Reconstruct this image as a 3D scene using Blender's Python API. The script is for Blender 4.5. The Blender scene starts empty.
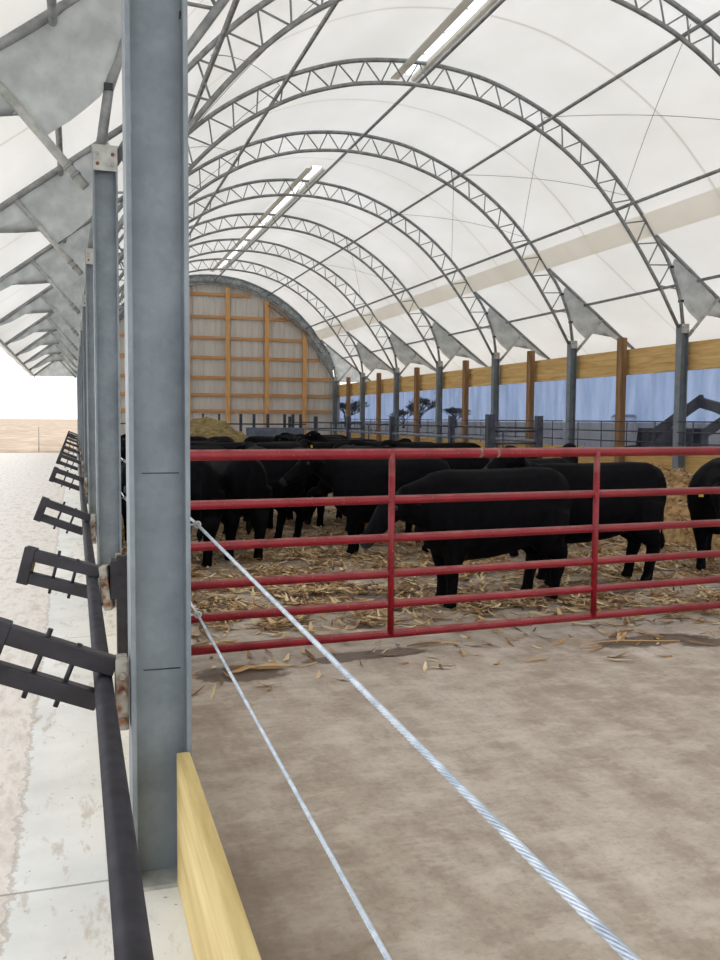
import bpy, bmesh, math, random
from mathutils import Vector, Matrix
random.seed(7)
C = bpy.context.scene.collection
PI = math.pi
# ------------------------------------------------------------------ layout (metres; pen floor z=0, camera x=0,y=0)
EYE = 1.82          # camera height over the pen floor
CURB = 0.48         # height of the outside feed slab
BAY = 3.97
HOOPS = [2.63 + BAY*i for i in range(10)]      # last one is the end wall
XC = 5.60           # barn centre line
XL, XR = 0.226, 11.0 # column lines
ENDY = HOOPS[-1]
ORD = ['first','second','third','fourth','fifth','sixth','seventh','eighth','ninth','tenth','eleventh','twelfth']

# ------------------------------------------------------------------ mesh builder
class MB:
    def __init__(s): s.v=[]; s.f=[]; s.sm=[]
    def box(s, x0,x1,y0,y1,z0,z1):
        b=len(s.v)
        s.v += [(x,y,z) for x in (x0,x1) for y in (y0,y1) for z in (z0,z1)]
        for q in ((0,1,3,2),(4,6,7,5),(0,4,5,1),(2,3,7,6),(0,2,6,4),(1,5,7,3)):
            s.f.append(tuple(b+i for i in q)); s.sm.append(False)
        return s
    def bar(s, a, b, w, h, up=(0,0,1)):
        a=Vector(a); b=Vector(b); d=(b-a).normalized(); u=Vector(up)
        side=d.cross(u)
        if side.length<1e-4: side=d.cross(Vector((1,0,0)))
        side.normalize(); u=side.cross(d).normalized()
        k=len(s.v)
        for p in (a,b):
            for i,j in ((-1,-1),(1,-1),(1,1),(-1,1)):
                s.v.append(tuple(p+side*(i*w/2)+u*(j*h/2)))
        for q in ((0,1,2,3),(7,6,5,4),(0,4,5,1),(1,5,6,2),(2,6,7,3),(3,7,4,0)):
            s.f.append(tuple(k+i for i in q)); s.sm.append(False)
        return s
    def tube(s, pts, r, n=10, caps=True, closed=False):
        pts=[Vector(p) for p in pts]; k=len(s.v); m=len(pts)
        rr = r if isinstance(r,(list,tuple)) else [r]*m
        prev=None
        for i,p in enumerate(pts):
            if closed: d=pts[(i+1)%m]-pts[i-1]
            else: d=pts[min(i+1,m-1)]-pts[max(i-1,0)]
            d.normalize()
            if prev is None:
                a=d.cross(Vector((0,0,1)))
                if a.length<.05: a=d.cross(Vector((0,1,0)))
            else: a=prev-d*prev.dot(d)
            a.normalize(); prev=a; b=d.cross(a)
            for j in range(n):
                t=2*PI*j/n
                s.v.append(tuple(p+(a*math.cos(t)+b*math.sin(t))*rr[i]))
        for i in range(m if closed else m-1):
            i2=(i+1)%m
            for j in range(n):
                s.f.append((k+i*n+j,k+i*n+(j+1)%n,k+i2*n+(j+1)%n,k+i2*n+j)); s.sm.append(True)
        if caps and not closed:
            s.f.append(tuple(k+j for j in range(n))[::-1]); s.sm.append(False)
            s.f.append(tuple(k+(m-1)*n+j for j in range(n))); s.sm.append(False)
        return s
    def loft(s, secs, n=16):
        """secs: (centre, halfwidth vec, halfheight vec)"""
        k=len(s.v)
        for c,a,b in secs:
            c=Vector(c);a=Vector(a);b=Vector(b)
            for j in range(n):
                t=2*PI*j/n; s.v.append(tuple(c+a*math.cos(t)+b*math.sin(t)))
        for i in range(len(secs)-1):
            for j in range(n):
                s.f.append((k+i*n+j,k+i*n+(j+1)%n,k+(i+1)*n+(j+1)%n,k+(i+1)*n+j)); s.sm.append(True)
        s.f.append(tuple(k+j for j in range(n))[::-1]); s.sm.append(False)
        s.f.append(tuple(k+(len(secs)-1)*n+j for j in range(n))); s.sm.append(False)
        return s
    def prism_y(s, poly, y0, y1):
        """poly: (x,z) outline extruded along y"""
        k=len(s.v); n=len(poly)
        for y in (y0,y1):
            for x,z in poly: s.v.append((x,y,z))
        s.f.append(tuple(range(k,k+n))); s.f.append(tuple(range(k+2*n-1,k+n-1,-1))); s.sm += [False,False]
        for j in range(n):
            s.f.append((k+j,k+n+j,k+n+(j+1)%n,k+(j+1)%n)); s.sm.append(False)
        return s
    def prism_x(s, poly, x0, x1):
        k=len(s.v); n=len(poly)
        for x in (x0,x1):
            for y,z in poly: s.v.append((x,y,z))
        s.f.append(tuple(range(k,k+n))); s.f.append(tuple(range(k+2*n-1,k+n-1,-1))); s.sm += [False,False]
        for j in range(n):
            s.f.append((k+j,k+n+j,k+n+(j+1)%n,k+(j+1)%n)); s.sm.append(False)
        return s
    def mesh(s, name, mat, bevel=0):
        me=bpy.data.meshes.new(name); me.from_pydata(s.v,[],s.f); 
        me.polygons.foreach_set('use_smooth', s.sm)
        bm=bmesh.new(); bm.from_mesh(me); bmesh.ops.recalc_face_normals(bm, faces=bm.faces); bm.to_mesh(me); bm.free()
        me.materials.append(mat); me.update()
        return me
    def build(s, name, mat, parent=None, bevel=0, loc=None):
        o=bpy.data.objects.new(name, s.mesh(name,mat)); C.objects.link(o)
        if parent: o.parent=parent
        if loc: o.location=loc
        if bevel:
            m=o.modifiers.new('bevel','BEVEL'); m.width=bevel; m.segments=2; m.limit_method='ANGLE'
        return o

def tag(o, label=None, cat=None, group=None, kind=None):
    if label: o['label']=label
    if cat: o['category']=cat
    if group: o['group']=group
    if kind: o['kind']=kind
    return o
def empty(name, loc=(0,0,0), rz=0):
    o=bpy.data.objects.new(name,None); o.empty_display_size=.2; C.objects.link(o)
    o.location=loc; o.rotation_euler=(0,0,rz); return o
def copy_tree(o, parent=None):
    c=o.copy(); C.objects.link(c)
    for k in ('label',):
        if k in c and parent is None: del c[k]
    if parent: c.parent=parent
    for ch in list(o.children): copy_tree(ch,c)
    return c

# ------------------------------------------------------------------ materials
def mat(name):
    m=bpy.data.materials.new(name); m.use_nodes=True; nt=m.node_tree
    return m, nt, nt.nodes['Principled BSDF']
def nd(nt, t, **kw):
    n=nt.nodes.new(t)
    for k,v in kw.items(): setattr(n,k,v)
    return n
def coords(nt, scale=(1,1,1)):
    tc=nd(nt,'ShaderNodeTexCoord'); mp=nd(nt,'ShaderNodeMapping'); mp.inputs['Scale'].default_value=scale
    nt.links.new(tc.outputs['Object'],mp.inputs['Vector']); return mp.outputs['Vector']
def noise(nt, vec, scale, detail=4, rough=.55):
    n=nd(nt,'ShaderNodeTexNoise'); n.inputs['Scale'].default_value=scale; n.inputs['Detail'].default_value=detail
    n.inputs['Roughness'].default_value=rough; nt.links.new(vec,n.inputs['Vector']); return n.outputs['Fac']
def ramp(nt, fac, stops):
    r=nd(nt,'ShaderNodeValToRGB'); e=r.color_ramp.elements
    e[0].position,e[0].color=stops[0][0],(*stops[0][1],1)
    e[1].position,e[1].color=stops[-1][0],(*stops[-1][1],1)
    for p,c in stops[1:-1]:
        x=e.new(p); x.color=(*c,1)
    nt.links.new(fac,r.inputs['Fac']); return r.outputs['Color']
def mixc(nt, fac, a, b, mode='MIX'):
    m=nd(nt,'ShaderNodeMix',data_type='RGBA',blend_type=mode)
    for sock,val in ((m.inputs[0],fac),(m.inputs[6],a),(m.inputs[7],b)):
        if hasattr(val,'node'): nt.links.new(val,sock)
        elif isinstance(val,(int,float)): sock.default_value=val
        else: sock.default_value=(*val,1)
    return m.outputs[2]
def math_(nt, op, a, b=None, clamp=False):
    m=nd(nt,'ShaderNodeMath',operation=op); m.use_clamp=clamp
    for i,v in enumerate((a,b)):
        if v is None: continue
        if hasattr(v,'node'): nt.links.new(v,m.inputs[i])
        else: m.inputs[i].default_value=v
    return m.outputs[0]
def bump(nt, bsdf, h, strength=.3, dist=.01):
    b=nd(nt,'ShaderNodeBump'); b.inputs['Strength'].default_value=strength; b.inputs['Distance'].default_value=dist
    nt.links.new(h,b.inputs['Height']); nt.links.new(b.outputs['Normal'],bsdf.inputs['Normal'])
def S(r,g,b):
    f=lambda c: (c/255/12.92 if c/255<=.04045 else ((c/255+.055)/1.055)**2.4)
    return (f(r),f(g),f(b))

def noisy(name, c1, c2, scale=6, stretch=(1,1,1), rough=.6, metal=0, bmp=0, detail=5, lo=.35, hi=.65):
    m,nt,b=mat(name); v=coords(nt,stretch); n=noise(nt,v,scale,detail)
    nt.links.new(ramp(nt,n,[(lo,c1),(hi,c2)]),b.inputs['Base Color'])
    b.inputs['Roughness'].default_value=rough; b.inputs['Metallic'].default_value=metal
    if bmp: bump(nt,b,n,bmp)
    return m

def galv(name, c1, c2):
    m,nt,b=mat(name); v=coords(nt)
    vo=nd(nt,'ShaderNodeTexVoronoi'); vo.inputs['Scale'].default_value=45; nt.links.new(v,vo.inputs['Vector'])
    n=noise(nt,v,5,6); n2=noise(nt,coords(nt,(1,1,.15)),22,3)
    base=ramp(nt,n,[(.3,c1),(.7,c2)])
    sp=math_(nt,'MULTIPLY_ADD',vo.outputs['Color'],.12); nt.nodes[-1].inputs[2].default_value=.94
    c=mixc(nt,1.0,base,sp,'MULTIPLY'); 
    c=mixc(nt,math_(nt,'MULTIPLY',n2,.3),c,S(92,104,118))
    nt.links.new(c,b.inputs['Base Color']); b.inputs['Metallic'].default_value=.25; b.inputs['Roughness'].default_value=.48
    bump(nt,b,n2,.08)
    return m
M={}
M['galv']=galv('galvanised_steel',S(108,117,123),S(140,149,155))
M['galv_pipe']=noisy('galvanised_pipe',S(118,122,124),S(150,154,154),9,rough=.5,metal=.3)
M['galv_light']=noisy('galvanised_fittings',S(150,152,150),S(182,184,180),14,rough=.55,metal=.2)
M['dark_steel']=noisy('dark_mill_steel',S(30,29,34),S(50,48,55),12,rough=.42,metal=.35,bmp=.05)
M['rust']=noisy('rusty_plate',S(158,156,146),S(120,72,42),16,rough=.75,metal=.1,bmp=.2,lo=.42,hi=.58)
M['pen_steel']=noisy('pen_steel',S(44,48,60),S(70,76,90),8,rough=.55,metal=.2)
M['pen_light']=noisy('pen_rail_steel',S(96,100,112),S(130,134,142),8,rough=.5,metal=.2)
# wire rope
M['wire']=noisy('wire_rope',S(168,180,194),S(206,216,228),40,rough=.32,metal=.5)
M['thin_wire']=noisy('brace_wire',S(110,110,110),S(135,135,135),9,rough=.6)

def gate_paint():
    m,nt,b=mat('red_gate_paint'); v=coords(nt)
    n=noise(nt,v,7,6); g=nd(nt,'ShaderNodeNewGeometry'); sx=nd(nt,'ShaderNodeSeparateXYZ'); nt.links.new(g.outputs['Normal'],sx.inputs[0])
    up=math_(nt,'GREATER_THAN',sx.outputs['Z'],.55)
    dust=math_(nt,'MULTIPLY',up,ramp(nt,n,[(.35,(.15,.15,.15)),(.62,(.6,.6,.6))]))
    sp=noise(nt,v,60,2)
    speck=ramp(nt,sp,[(.66,(0,0,0)),(.72,(1,1,1))])
    c=mixc(nt,dust,ramp(nt,n,[(.3,S(118,6,22)),(.7,S(144,12,32))]),S(150,112,104))
    c=mixc(nt,math_(nt,'MULTIPLY',speck,.5),c,S(170,130,110))
    nt.links.new(c,b.inputs['Base Color']); b.inputs['Roughness'].default_value=.45
    return m
M['red']=gate_paint()

def wood(name, c1, c2, c3, axis='Y', scale=1.0, lines=None):
    m,nt,b=mat(name)
    st={'X':(.5,7,7),'Y':(7,.5,7),'Z':(7,7,.5)}[axis]
    v=coords(nt,st); n=noise(nt,v,2.6*scale,6,.6); n2=noise(nt,coords(nt,tuple(x*.25 for x in st)),3,3)
    c=ramp(nt,n,[(.32,c1),(.5,c2),(.68,c3)])
    c=mixc(nt,math_(nt,'MULTIPLY',ramp(nt,n2,[(.4,(0,0,0)),(.7,(1,1,1))]),.45),c,c1)
    vo=nd(nt,'ShaderNodeTexVoronoi'); vo.inputs['Scale'].default_value=1.6
    nt.links.new(coords(nt,{'X':(.5,2,2),'Y':(2,.5,2),'Z':(2,2,.5)}[axis]),vo.inputs['Vector'])
    kn=ramp(nt,vo.outputs['Distance'],[(.03,(1,1,1)),(.09,(0,0,0))])
    c=mixc(nt,math_(nt,'MULTIPLY',kn,.7),c,tuple(x*.35 for x in c1))
    if lines:
        tc=nd(nt,'ShaderNodeTexCoord'); sx=nd(nt,'ShaderNodeSeparateXYZ'); nt.links.new(tc.outputs['Object'],sx.inputs[0])
        fr=math_(nt,'FRACT',math_(nt,'DIVIDE',sx.outputs['Z'],lines))
        ln=math_(nt,'LESS_THAN',fr,.035)
        c=mixc(nt,math_(nt,'MULTIPLY',ln,.75),c,(.05,.03,.015))
    nt.links.new(c,b.inputs['Base Color']); b.inputs['Roughness'].default_value=.7
    bump(nt,b,n,.15)
    return m
M['plank']=wood('treated_pine_plank',S(176,150,92),S(206,184,124),S(220,201,146),'Y')
M['wall_plank']=wood('yellow_wall_plank',S(180,142,80),S(204,168,104),S(216,182,120),'Y',1,.19)
M['header']=wood('header_plank',S(190,150,90),S(218,182,118),S(228,196,136),'Y',1,None)
M['post']=wood('brown_timber_post',S(112,84,56),S(140,106,70),S(162,128,88),'Z')
M['stud']=wood('end_wall_stud',S(186,138,82),S(204,156,98),S(216,172,116),'Z')
M['girt']=wood('end_wall_girt',S(168,120,74),S(192,144,94),S(208,162,112),'X')

def fabric():
    m=bpy.data.materials.new('white_roof_fabric'); m.use_nodes=True; nt=m.node_tree; nt.nodes.clear()
    tc=nd(nt,'ShaderNodeTexCoord'); sx=nd(nt,'ShaderNodeSeparateXYZ'); nt.links.new(tc.outputs['Object'],sx.inputs[0])
    # welded seams half way between the hoops and dark pocket at the hoop
    fr=math_(nt,'FRACT',math_(nt,'DIVIDE',math_(nt,'SUBTRACT',sx.outputs['Y'],2.63-BAY*3),BAY))
    d=math_(nt,'ABSOLUTE',math_(nt,'SUBTRACT',fr,.5))
    seam=math_(nt,'LESS_THAN',d,.007)
    n=noise(nt,coords(nt,(.6,.25,.6)),1.3,5); n2=noise(nt,coords(nt,(1,1,1)),.35,3)
    mud=ramp(nt,n,[(.35,S(240,240,238)),(.7,S(248,248,247))])
    c=mixc(nt,math_(nt,'MULTIPLY',seam,.35),mud,S(196,190,180))
    c=mixc(nt,math_(nt,'MULTIPLY',n2,.12),c,S(232,226,217))
    df=nd(nt,'ShaderNodeBsdfDiffuse'); tr=nd(nt,'ShaderNodeBsdfTranslucent'); mx=nd(nt,'ShaderNodeMixShader')
    mx.inputs[0].default_value=.60
    nt.links.new(c,df.inputs['Color']); nt.links.new(c,tr.inputs['Color'])
    nt.links.new(df.outputs[0],mx.inputs[1]); nt.links.new(tr.outputs[0],mx.inputs[2])
    o=nd(nt,'ShaderNodeOutputMaterial'); nt.links.new(mx.outputs[0],o.inputs['Surface']); return m
M['fabric']=fabric()
def cloth(name,c1,c2,trans,scale=2.5,stretch=(1,1,1)):
    m=bpy.data.materials.new(name); m.use_nodes=True; nt=m.node_tree; nt.nodes.clear()
    c=ramp(nt,noise(nt,coords(nt,stretch),scale,6),[(.35,c1),(.65,c2)])
    df=nd(nt,'ShaderNodeBsdfDiffuse'); tr=nd(nt,'ShaderNodeBsdfTranslucent'); mx=nd(nt,'ShaderNodeMixShader')
    mx.inputs[0].default_value=trans
    nt.links.new(c,df.inputs['Color']); nt.links.new(c,tr.inputs['Color'])
    nt.links.new(df.outputs[0],mx.inputs[1]); nt.links.new(tr.outputs[0],mx.inputs[2])
    o=nd(nt,'ShaderNodeOutputMaterial'); nt.links.new(mx.outputs[0],o.inputs['Surface']); return m
M['band']=cloth('beige_fabric_pocket',S(240,235,226),S(244,240,232),.62,1.5)
M['panel']=cloth('grey_eave_fabric',S(172,179,181),S(204,209,210),.42,4)
M['flash']=cloth('grey_ridge_flashing',S(224,222,216),S(232,230,225),.6,3)

def curtain():
    m=bpy.data.materials.new('clear_blue_plastic_curtain'); m.use_nodes=True; nt=m.node_tree; nt.nodes.clear()
    n=noise(nt,coords(nt,(1,1.6,.35)),2.2,5)
    c=ramp(nt,n,[(.3,S(92,106,130)),(.7,S(116,128,150))])
    tr=nd(nt,'ShaderNodeBsdfTransparent'); nt.links.new(c,tr.inputs['Color'])
    gl=nd(nt,'ShaderNodeBsdfGlossy'); gl.inputs['Roughness'].default_value=.25; gl.inputs['Color'].default_value=(.7,.75,.85,1)
    df=nd(nt,'ShaderNodeBsdfDiffuse'); df.inputs['Color'].default_value=(.35,.4,.5,1)
    a=nd(nt,'ShaderNodeMixShader'); a.inputs[0].default_value=.04; nt.links.new(tr.outputs[0],a.inputs[1]); nt.links.new(gl.outputs[0],a.inputs[2])
    fd=ramp(nt,noise(nt,coords(nt,(1,2.2,.5)),1.4,3),[(.45,(.04,.04,.04)),(.7,(.22,.22,.22))])
    b=nd(nt,'ShaderNodeMixShader'); nt.links.new(fd,b.inputs[0]); nt.links.new(a.outputs[0],b.inputs[1]); nt.links.new(df.outputs[0],b.inputs[2])
    o=nd(nt,'ShaderNodeOutputMaterial'); nt.links.new(b.outputs[0],o.inputs['Surface']); return m
M['curtain']=curtain()

def floor_mat():
    m,nt,b=mat('pen_concrete'); v=coords(nt)
    n1=noise(nt,v,.7,6,.6); n2=noise(nt,coords(nt,(2.6,.7,1)),1.5,7,.65); n3=noise(nt,v,30,4,.7); n4=noise(nt,v,5,6,.7)
    c=ramp(nt,n2,[(.3,S(158,145,132)),(.5,S(182,171,158)),(.72,S(204,195,183))])
    c=mixc(nt,math_(nt,'MULTIPLY',ramp(nt,n1,[(.42,(1,1,1)),(.6,(0,0,0))]),.35),c,S(150,134,118))
    c=mixc(nt,math_(nt,'MULTIPLY',ramp(nt,n3,[(.3,(1,1,1)),(.5,(0,0,0))]),.35),c,S(122,106,92))
    c=mixc(nt,math_(nt,'MULTIPLY',ramp(nt,n4,[(.55,(0,0,0)),(.72,(1,1,1))]),.25),c,S(210,200,188))
    n5=noise(nt,coords(nt,(1,1.5,1)),3.1,8,.72)
    c=mixc(nt,math_(nt,'MULTIPLY',ramp(nt,n5,[(.5,(0,0,0)),(.62,(1,1,1))]),.4),c,S(216,207,196))
    c=mixc(nt,math_(nt,'MULTIPLY',ramp(nt,n5,[(.36,(1,1,1)),(.46,(0,0,0))]),.35),c,S(128,112,97))
    tc=nd(nt,'ShaderNodeTexCoord'); sx=nd(nt,'ShaderNodeSeparateXYZ'); nt.links.new(tc.outputs['Object'],sx.inputs[0])
    # darker brown towards the plank curb, boundary broken up by noise
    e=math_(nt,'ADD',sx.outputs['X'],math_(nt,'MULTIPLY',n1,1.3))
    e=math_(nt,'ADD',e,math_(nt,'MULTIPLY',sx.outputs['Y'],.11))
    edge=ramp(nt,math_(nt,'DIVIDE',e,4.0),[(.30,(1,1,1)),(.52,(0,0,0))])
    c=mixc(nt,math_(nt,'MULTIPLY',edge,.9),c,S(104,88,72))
    # wet patches
    wet=None
    for (x,y,rx,ry) in ((1.12,6.3,.36,.2),(2.2,6.52,.42,.13),(1.85,6.45,.25,.1),(4.55,6.3,.55,.17),(4.95,6.1,.3,.12),(3.0,8.6,1.0,.6),(5.0,8.4,.9,.5)):
        dx=math_(nt,'DIVIDE',math_(nt,'SUBTRACT',sx.outputs['X'],x),rx); dy=math_(nt,'DIVIDE',math_(nt,'SUBTRACT',sx.outputs['Y'],y),ry)
        r=math_(nt,'SQRT',math_(nt,'ADD',math_(nt,'MULTIPLY',dx,dx),math_(nt,'MULTIPLY',dy,dy)))
        r=math_(nt,'ADD',r,math_(nt,'MULTIPLY',math_(nt,'SUBTRACT',n4,.5),1.6))
        w=math_(nt,'LESS_THAN',r,1.0) if False else math_(nt,'MULTIPLY',math_(nt,'SUBTRACT',1.08,r,),5.0,True)
        w.node.use_clamp=True
        wet=w if wet is None else math_(nt,'MAXIMUM',wet,w)
    c=mixc(nt,math_(nt,'MULTIPLY',wet,.85),c,S(84,68,54))
    # trampled bedding dust further back
    far=ramp(nt,math_(nt,'DIVIDE',math_(nt,'ADD',sx.outputs['Y'],math_(nt,'MULTIPLY',n4,2.0)),20.0),[(.46,(0,0,0)),(.66,(1,1,1))])
    c=mixc(nt,math_(nt,'MULTIPLY',far,.6),c,S(140,116,88))
    nt.links.new(c,b.inputs['Base Color'])
    rr=math_(nt,'MULTIPLY_ADD',wet,-.35); rr.node.inputs[2].default_value=.85
    nt.links.new(rr,b.inputs['Roughness'])
    bump(nt,b,n4,.25,.01)
    return m
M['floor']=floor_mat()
def slab_mat():
    m,nt,b=mat('outside_concrete'); v=coords(nt)
    tc=nd(nt,'ShaderNodeTexCoord'); sx=nd(nt,'ShaderNodeSeparateXYZ'); nt.links.new(tc.outputs['Object'],sx.inputs[0])
    n1=noise(nt,v,2.2,6,.65); n2=noise(nt,coords(nt,(3,1,1)),4,6,.7); n3=noise(nt,v,38,3,.6); n4=noise(nt,v,14,5,.7)
    strip=ramp(nt,n1,[(.3,S(206,207,205)),(.6,S(226,227,226))])
    lane=ramp(nt,n2,[(.3,S(186,176,166)),(.5,S(214,208,202)),(.68,S(234,231,227))])
    e=math_(nt,'ADD',sx.outputs['X'],math_(nt,'MULTIPLY',math_(nt,'SUBTRACT',n4,.5),.1))
    isl=math_(nt,'LESS_THAN',e,-.19)
    c=mixc(nt,isl,strip,lane)
    # tan residue drifts on the strip
    c=mixc(nt,math_(nt,'MULTIPLY',ramp(nt,n2,[(.56,(0,0,0)),(.64,(1,1,1))]),.5),c,S(172,156,138))
    c=mixc(nt,math_(nt,'MULTIPLY',ramp(nt,n3,[(.68,(0,0,0)),(.74,(1,1,1))]),.7),c,S(96,84,74))
    fr=math_(nt,'FRACT',math_(nt,'DIVIDE',math_(nt,'ADD',sx.outputs['Y'],.43),3.05))
    jl=math_(nt,'LESS_THAN',fr,.0035)
    c=mixc(nt,math_(nt,'MULTIPLY',jl,.6),c,S(110,104,98))
    ed=math_(nt,'LESS_THAN',math_(nt,'ABSOLUTE',math_(nt,'ADD',e,.19)),.008)
    c=mixc(nt,math_(nt,'MULTIPLY',ed,.4),c,S(150,138,126))
    nt.links.new(c,b.inputs['Base Color']); b.inputs['Roughness'].default_value=.85; bump(nt,b,n4,.12,.005)
    return m
M['slab']=slab_mat()
M['field']=noisy('harvested_field',S(150,130,110),S(184,164,142),.9,(1,.35,1),rough=1,detail=8)
def sheet():
    m,nt,b=mat('pale_metal_siding'); tc=nd(nt,'ShaderNodeTexCoord'); sx=nd(nt,'ShaderNodeSeparateXYZ'); nt.links.new(tc.outputs['Object'],sx.inputs[0])
    n=noise(nt,coords(nt,(2,1,.3)),1.5,4)
    c=ramp(nt,n,[(.3,S(186,182,176)),(.7,S(202,199,193))])
    nt.links.new(c,b.inputs['Base Color']); b.inputs['Roughness'].default_value=.6; return m
M['sheet']=sheet()
M['straw']=noisy('corn_husk_litter',S(150,116,76),S(206,176,128),5,rough=.9,lo=.3,hi=.7)
M['hay']=noisy('olive_hay',S(92,80,46),S(142,124,78),7,(1,1,2),rough=1,bmp=.6,detail=8)
M['litter_base']=noisy('litter_base',S(150,116,76),S(206,172,124),9,rough=1,bmp=.6,detail=8)
def cow_mat():
    m,nt,b=mat('black_cow_coat'); n=noise(nt,coords(nt,(1,1,.4)),18,4)
    nt.links.new(ramp(nt,n,[(.3,(.0022,.0022,.003)),(.7,(.006,.0055,.007))]),b.inputs['Base Color'])
    b.inputs['Roughness'].default_value=.62; b.inputs['Specular IOR Level'].default_value=.03; bump(nt,b,n,.3,.01); return m
M['cow']=cow_mat()
M['eye']=noisy('cow_eye',(.01,.01,.01),(.02,.015,.01),5,rough=.3)
M['muzzle']=noisy('cow_muzzle',(.008,.008,.01),(.014,.014,.014),20,rough=.9)
M['hoof']=noisy('cow_hoof',(.03,.025,.02),(.05,.04,.03),20,rough=.7)
M['tag_y']=noisy('yellow_ear_tag',S(214,190,60),S(232,208,80),8,rough=.4)
M['tag_w']=noisy('white_ear_tag',S(205,205,195),S(222,222,215),8,rough=.4)
M['bark']=noisy('bare_tree_bark',S(70,66,64),S(92,86,82),8,rough=1)
M['tractor']=noisy('dark_loader_paint',S(40,36,40),S(60,52,52),6,rough=.5)
M['tyre']=noisy('tyre_rubber',S(30,30,32),S(46,46,46),15,rough=.9)
M['glass']=noisy('cab_glass',S(150,160,170),S(180,190,196),3,rough=.15)
M['white_paint']=noisy('white_paint',S(205,205,205),S(225,225,225),4,rough=.6)
M['roof_far']=noisy('far_roof',S(120,124,132),S(150,152,158),4,rough=.8)
M['bunk']=noisy('blue_grey_bunk',S(84,96,118),S(112,122,140),5,rough=.6)

# ------------------------------------------------------------------ setting: floor, slab, field
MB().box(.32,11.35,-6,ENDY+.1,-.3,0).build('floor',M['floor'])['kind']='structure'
o=MB().box(-26,.32,-8,35.5,-.3,CURB).build('floor_outside',M['slab']); o['kind']='structure'
o=MB().box(-400,.32,35.5,600,-.3,CURB-.01).box(.32,700,ENDY+.1,600,-.3,CURB-.01).box(11.35,700,-60,ENDY+.1,-.3,CURB-.01).box(-400,-26,-60,35.5,-.3,CURB-.01).build('ground_field',M['field']); o['kind']='structure'

# ------------------------------------------------------------------ hoop geometry (rel = |x-XC|)
OUT=[(0,7.80),(.95,7.72),(1.6,7.56),(2.44,7.22),(3.1,6.84),(3.6,6.47),(4.0,6.10),(4.38,5.69),(4.62,5.39),(4.76,5.20)]
INN=[(0,7.43),(.95,7.35),(1.6,7.19),(2.2,6.96),(2.9,6.55),(3.45,6.1),(3.9,5.62),(4.2,5.25),(4.45,4.92)]
OUT_LOW=[(4.76,5.20),(4.95,4.95),(5.10,4.70),(5.25,4.35),(5.34,4.08),(5.41,3.60)]
INN_LOW=[(4.45,4.92),(4.9,4.27),(5.31,3.58)]
def cr(pts,x):
    # smooth interpolation over rel with even symmetry
    P=[(-a,b) for a,b in pts[:0:-1]]+list(pts)
    for i in range(len(P)-1):
        if P[i][0]<=x<=P[i+1][0]+1e-9:
            x1,y1=P[i];x2,y2=P[i+1]
            x0,y0=P[i-1] if i>0 else (x1-(x2-x1),y1-(y2-y1))
            x3,y3=P[i+2] if i+2<len(P) else (x2+(x2-x1),y2+(y2-y1))
            m1=(y2-y0)/(x2-x0); m2=(y3-y1)/(x3-x1); h=x2-x1; t=(x-x1)/h
            return ((2*t**3-3*t**2+1)*y1+(t**3-2*t**2+t)*h*m1+(-2*t**3+3*t**2)*y2+(t**3-t**2)*h*m2)
    return P[-1][1]
TAIL0=(4.74,5.26); TAIL1=(7.12,3.46)
tslope=(TAIL1[1]-TAIL0[1])/(TAIL1[0]-TAIL0[0])
def tz(r): return TAIL0[1]+tslope*(r-TAIL0[0])
def arc(pts,low,n=72):
    R=pts[-1][0]; out=[(-a,b) for a,b in low[:0:-1]]
    for i in range(n+1):
        x=-R+2*R*i/n; out.append((x,cr(pts,x)))
    return out+list(low[1:])
outer=arc(OUT,OUT_LOW); inner=arc(INN,INN_LOW)
def resample(p,n):
    L=[0]
    for i in range(1,len(p)): L.append(L[-1]+math.dist(p[i],p[i-1]))
    res=[]
    for k in range(n+1):
        t=L[-1]*k/n
        for i in range(1,len(p)):
            if L[i]>=t-1e-9:
                u=(t-L[i-1])/(L[i]-L[i-1]); res.append((p[i-1][0]+(p[i][0]-p[i-1][0])*u,p[i-1][1]+(p[i][1]-p[i-1][1])*u)); break
    return res

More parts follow.
